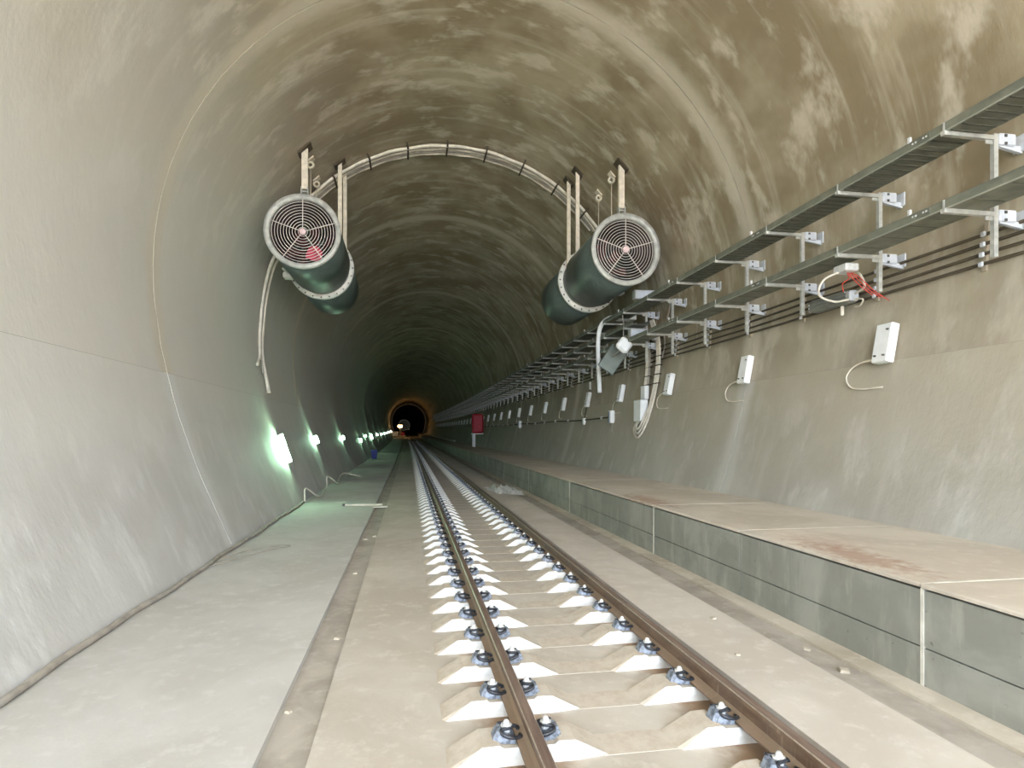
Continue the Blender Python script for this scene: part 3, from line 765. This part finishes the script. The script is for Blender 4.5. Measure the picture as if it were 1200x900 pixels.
# covered red sign on white stand, on the far walkway
bx_,by_,bz_ = P(6.15,50,WT); o = empty('red_sign', (bx_,by_,bz_)); tag(o, 'red covered box on a white stand on the far walkway', 'sign')
pbox('stand', M['white_box'], (bx_-.3,by_,bz_+.6), (.28,.24,1.2), o); pbox('tray', M['white_box'], (bx_+.05,by_,bz_+1.17), (1.2,.42,.09), o)
mb = MB(); mb.box((.05,0,2.1),(1.05,.4,1.75),bev=.14); mb.build('red_cover', M['red'], o)
# white pipe lying along the wall on the far walkway
mb = MB(); mb.tube([P(6.15+.05*math.sin(y*.2),y,WT+.1) for y in frange(74,210,4)], .1, 8); tag(mb.build('white_pipe', M['white_box']), 'white pipe lying on the walkway against the far right wall', 'pipe')

# ------------------------------------------------------------------ left side: lamps, cable, odds and ends
LAMPS = [(17.45,1.30,.85),(23.6,1.5,.3),(33,1.5,.2),(44,1.2,.22),(50,1.5,.16),(58,1.4,.5),(70,1.5,.2),(82,1.5,.2),(95,1.5,.2),(110,1.5,.2),(128,1.5,.2),(150,1.5,.2)]
for i,(yy,zz,hh) in enumerate(LAMPS):
    m = wallframe(yy, zz, -1); o = empty('work_lamp'); o.matrix_world = m
    fx = 1 if (m.to_3x3() @ Vector((1,0,0))).y > 0 else -1
    lab = {0:'largest, nearest greenish work lamp glaring on the left wall',1:'second nearest work lamp on the left wall, beyond the largest glare',2:'third work lamp along the left wall, before the blue bin',3:'work lamp on the left wall just above the blue bin',5:'tall bright work lamp on the left wall beyond the blue bin'}.get(i, '%s work lamp counted from the nearest along the left wall' % ORD[i])
    tag(o, lab, 'lamp', 'work lamps on the left wall')
    mb = MB(); mb.box((fx*.05,0,.11),(.08,hh+.06,.16),bev=.015); mb.box((fx*.05,0,.02),(.05,.08,.05)); mb.build('housing', M['lamp_body'], o)
    mb = MB(); mb.box((-fx*.0,0,.11),(.02,hh,.12),bev=.006); mb.build('lens', M['lamp'], o)
    mb = MB(); mb.tube(spl([(fx*.05,-hh/2,.05),(fx*.06,-hh/2-.3,.03),(fx*.02,-zz+.28 if False else -1.4,.05)],4), .012, 5); mb.build('cord', M['cable_grey'], o)
# grey cable along the foot of the left wall
xb = wx(FZ,-1)
mb = MB(); path = []
for i in range(75):
    y = 2.4+.2*i; path.append((xb+.055+.02*math.sin(y*1.7)+.012*math.sin(y*4.3), y, FZ+.034))
mb.tube(path, .034, 7); tag(mb.build('floor_cable', M['cable_grey']), 'dusty grey cable along the foot of the left wall', 'cable')
mb = MB(); pts = [(xb+.06,17.2,FZ+.03),(xb+.02,17.6,FZ+.38),(xb+.25,18.2,FZ+.1),(xb+.3,19,FZ+.03),(xb+.12,20.6,FZ+.03),(xb+.05,21.8,FZ+.03),(xb+.02,22.2,FZ+.4),(xb+.3,23.0,FZ+.06),(xb+.15,24.4,FZ+.03),(xb+.2,26.0,FZ+.25),(xb+.9,26.8,FZ+.03)]
mb.tube(spl(pts,6), .03, 6); tag(mb.build('lamp_cable', M['cable_white']), 'pale zigzag cable at the wall foot under the nearest lamps', 'cable')
mb = MB(); mb.tube(spl([(xb+.1,9.1,FZ+.02),(xb+.35,9.5,FZ+.03),(xb+.7,10.2,FZ+.02),(xb+1.0,10.5,FZ+.02),(xb+.75,10.6,FZ+.02),(xb+.3,9.9,FZ+.05),(xb+.1,9.4,FZ+.02)],5), .009, 5)
tag(mb.build('loose_wire', M['cable_grey']), 'thin loose wire sprawled on the floor by the left wall cable', 'wire')
# white lath across the gutter
o = empty('white_lath', (-1.2,16.2,FZ)); tag(o, 'white lath lying across the left gutter', 'lath')
pbox('lath', M['skeleton'], (-1.27,16.2,FZ+.03), (1.05,.1,.05), o, Matrix.Rotation(R(-3),3,'Z'), .012)
pbox('saddle', M['skeleton'], (-.79,15.85,FZ+.012), (.42,.22,.04), o, None, .01)
pbox('stub', M['latch'], (-1.82,16.2,FZ+.035), (.06,.12,.07), o, None, .01)
# blue bin
bx_,by_,bz_ = P(-2.75,46,FZ); o = empty('blue_bin', (bx_,by_,bz_)); tag(o, 'blue plastic bin by the left wall', 'bin')
mb = MB(); mb.hexa([(-.19,-.19,0),(.19,-.19,0),(.19,.19,0),(-.19,.19,0),(-.25,-.25,.66),(.25,-.25,.66),(.25,.25,.66),(-.25,.25,.66)]); mb.build('body', M['blue'], o)
mb = MB(); mb.box((0,0,.69),(.57,.57,.07),bev=.02); mb.build('rim', M['blue'], o)
# crumpled clear film on the right floor strip
rnd = random.Random(3); mb = MB(); NXF,NYF = 16,10
for j in range(NYF+1):
    for i in range(NXF+1):
        u,v = i/NXF, j/NYF; e = min(u,1-u,v,1-v)
        mb.v.append((2.72+.85*u+rnd.uniform(-.04,.04)-.15*v, 17.3+2.0*v+rnd.uniform(-.08,.08)-.6*u, SZ+.01+rnd.random()**2*.22*min(1,e*6)))
for j in range(NYF):
    for i in range(NXF): a=j*(NXF+1)+i; mb.face([a,a+1,a+NXF+2,a+NXF+1])
tag(mb.build('plastic_film', M['film']), 'crumpled clear plastic film beside the walkway gutter', 'plastic film')
# chips of concrete in the gutter and on the floor
def chip(x,y,z,s,lab):
    mb = MB(); pts = []
    for a in (-1,1):
        for (p,q) in ((-1,-1),(1,-1),(1,1),(-1,1)): pts.append((p*s*rnd.uniform(.6,1.2), q*s*rnd.uniform(.6,1.2), (0 if a < 0 else s*rnd.uniform(.5,.9))))
    mb.hexa(pts); tag(mb.build('concrete_chip', M['lip'], None, (x,y,z), (0,0,rnd.uniform(0,6))), lab, 'debris', 'concrete chips on the floor')
for (x,y,z,s_,lab) in ((-.72,5.9,GZ,.03,'concrete chip in the left gutter halfway to the white lath'),(-.80,8.6,GZ,.035,'lone concrete chip in the left gutter beyond the nearer ones'),(-.86,11.3,GZ,.05,'larger of two concrete chips lying together in the left gutter'),
        (-.70,11.6,GZ,.04,'smaller of two concrete chips lying together in the left gutter'),(-.9,4.4,GZ,.02,'tiny concrete chip in the left gutter nearest the viewer'),(3.75,4.3,GZR,.04,'nearer of two concrete chips in the gutter beside the walkway'),
        (3.78,4.8,GZR,.03,'further of two concrete chips in the gutter beside the walkway'),(3.1,5.3,SZ,.025,'small chip on the floor strip between right rail and walkway gutter'),(2.8,4.4,SZ,.02,'tiny chip on the floor close behind the right rail')):
    chip(x,y,z,s_,lab)

# ------------------------------------------------------------------ far end: arch rib, warm work lamp, trolley
o = empty('arch_rib', P(CX,186,FZ)); tag(o, 'pale arch rib lit by a warm lamp deep in the tunnel', 'arch')
for a0,a1 in ((0,90),(90,180)):
    mb = MB(); L = o.location; path = []
    for i in range(25):
        a = R(a0+(a1-a0)*i/24); px,py,pz = P(CX+(RAD-.25)*math.cos(a),186,ZC+(RAD-.25)*math.sin(a)); path.append((px-L.x,0,pz-L.z))
    ext = [(CX+half(FZ)-.25,FZ),(CX+half(2)-.25,2)] 
    sgn = 1 if a0 == 0 else -1
    leg = [Vector(P(CX+sgn*(half(z)-.25),186,z))-L for z in (FZ,1,2.2,3.4)]
    path = ([tuple(q) for q in leg]+path) if a0 == 0 else (path+[tuple(q) for q in leg[::-1]])
    mb.tube(path, .25, 6); mb.build('half_rib', M['hanger'], o)
bx_,by_,bz_ = P(-1.9,160,FZ); o = empty('work_trolley', (bx_,by_,bz_)); tag(o, 'white work trolley with a warm lamp deep in the tunnel', 'trolley')
mb = MB(); mb.box((-1.0,0,1.0),(1.9,2.4,1.3),bev=.1); mb.build('body', M['white_box'], o)
mb = MB(); mb.box((.5,0,.45),(3.4,2.2,.25),bev=.05); mb.build('deck', M['hanger'], o)
for (a,b) in ((-.9,-.8),(-.9,.8),(1.8,-.8),(1.8,.8)):
    mb = MB(); mb.lathe_y([(.3,b-.1),(.3,b+.1),(.05,b+.1),(.05,b-.1)],16,0,a,.3); mb.build('wheel', M['latch'], o)
mb = MB(); mb.tube([(.5,0,.5),(.5,0,3.2)],.06,6); mb.build('mast', M['galv'], o)
mb = MB(); mb.box((.5,-.1,3.2),(1.2,.3,.6),bev=.06); mb.build('lamp', M['orange_lamp'], o)
mb = MB(); mb.box((1.4,-.2,1.0),(1.0,.8,.9),bev=.06); mb.build('red_crate', M['red'], o)
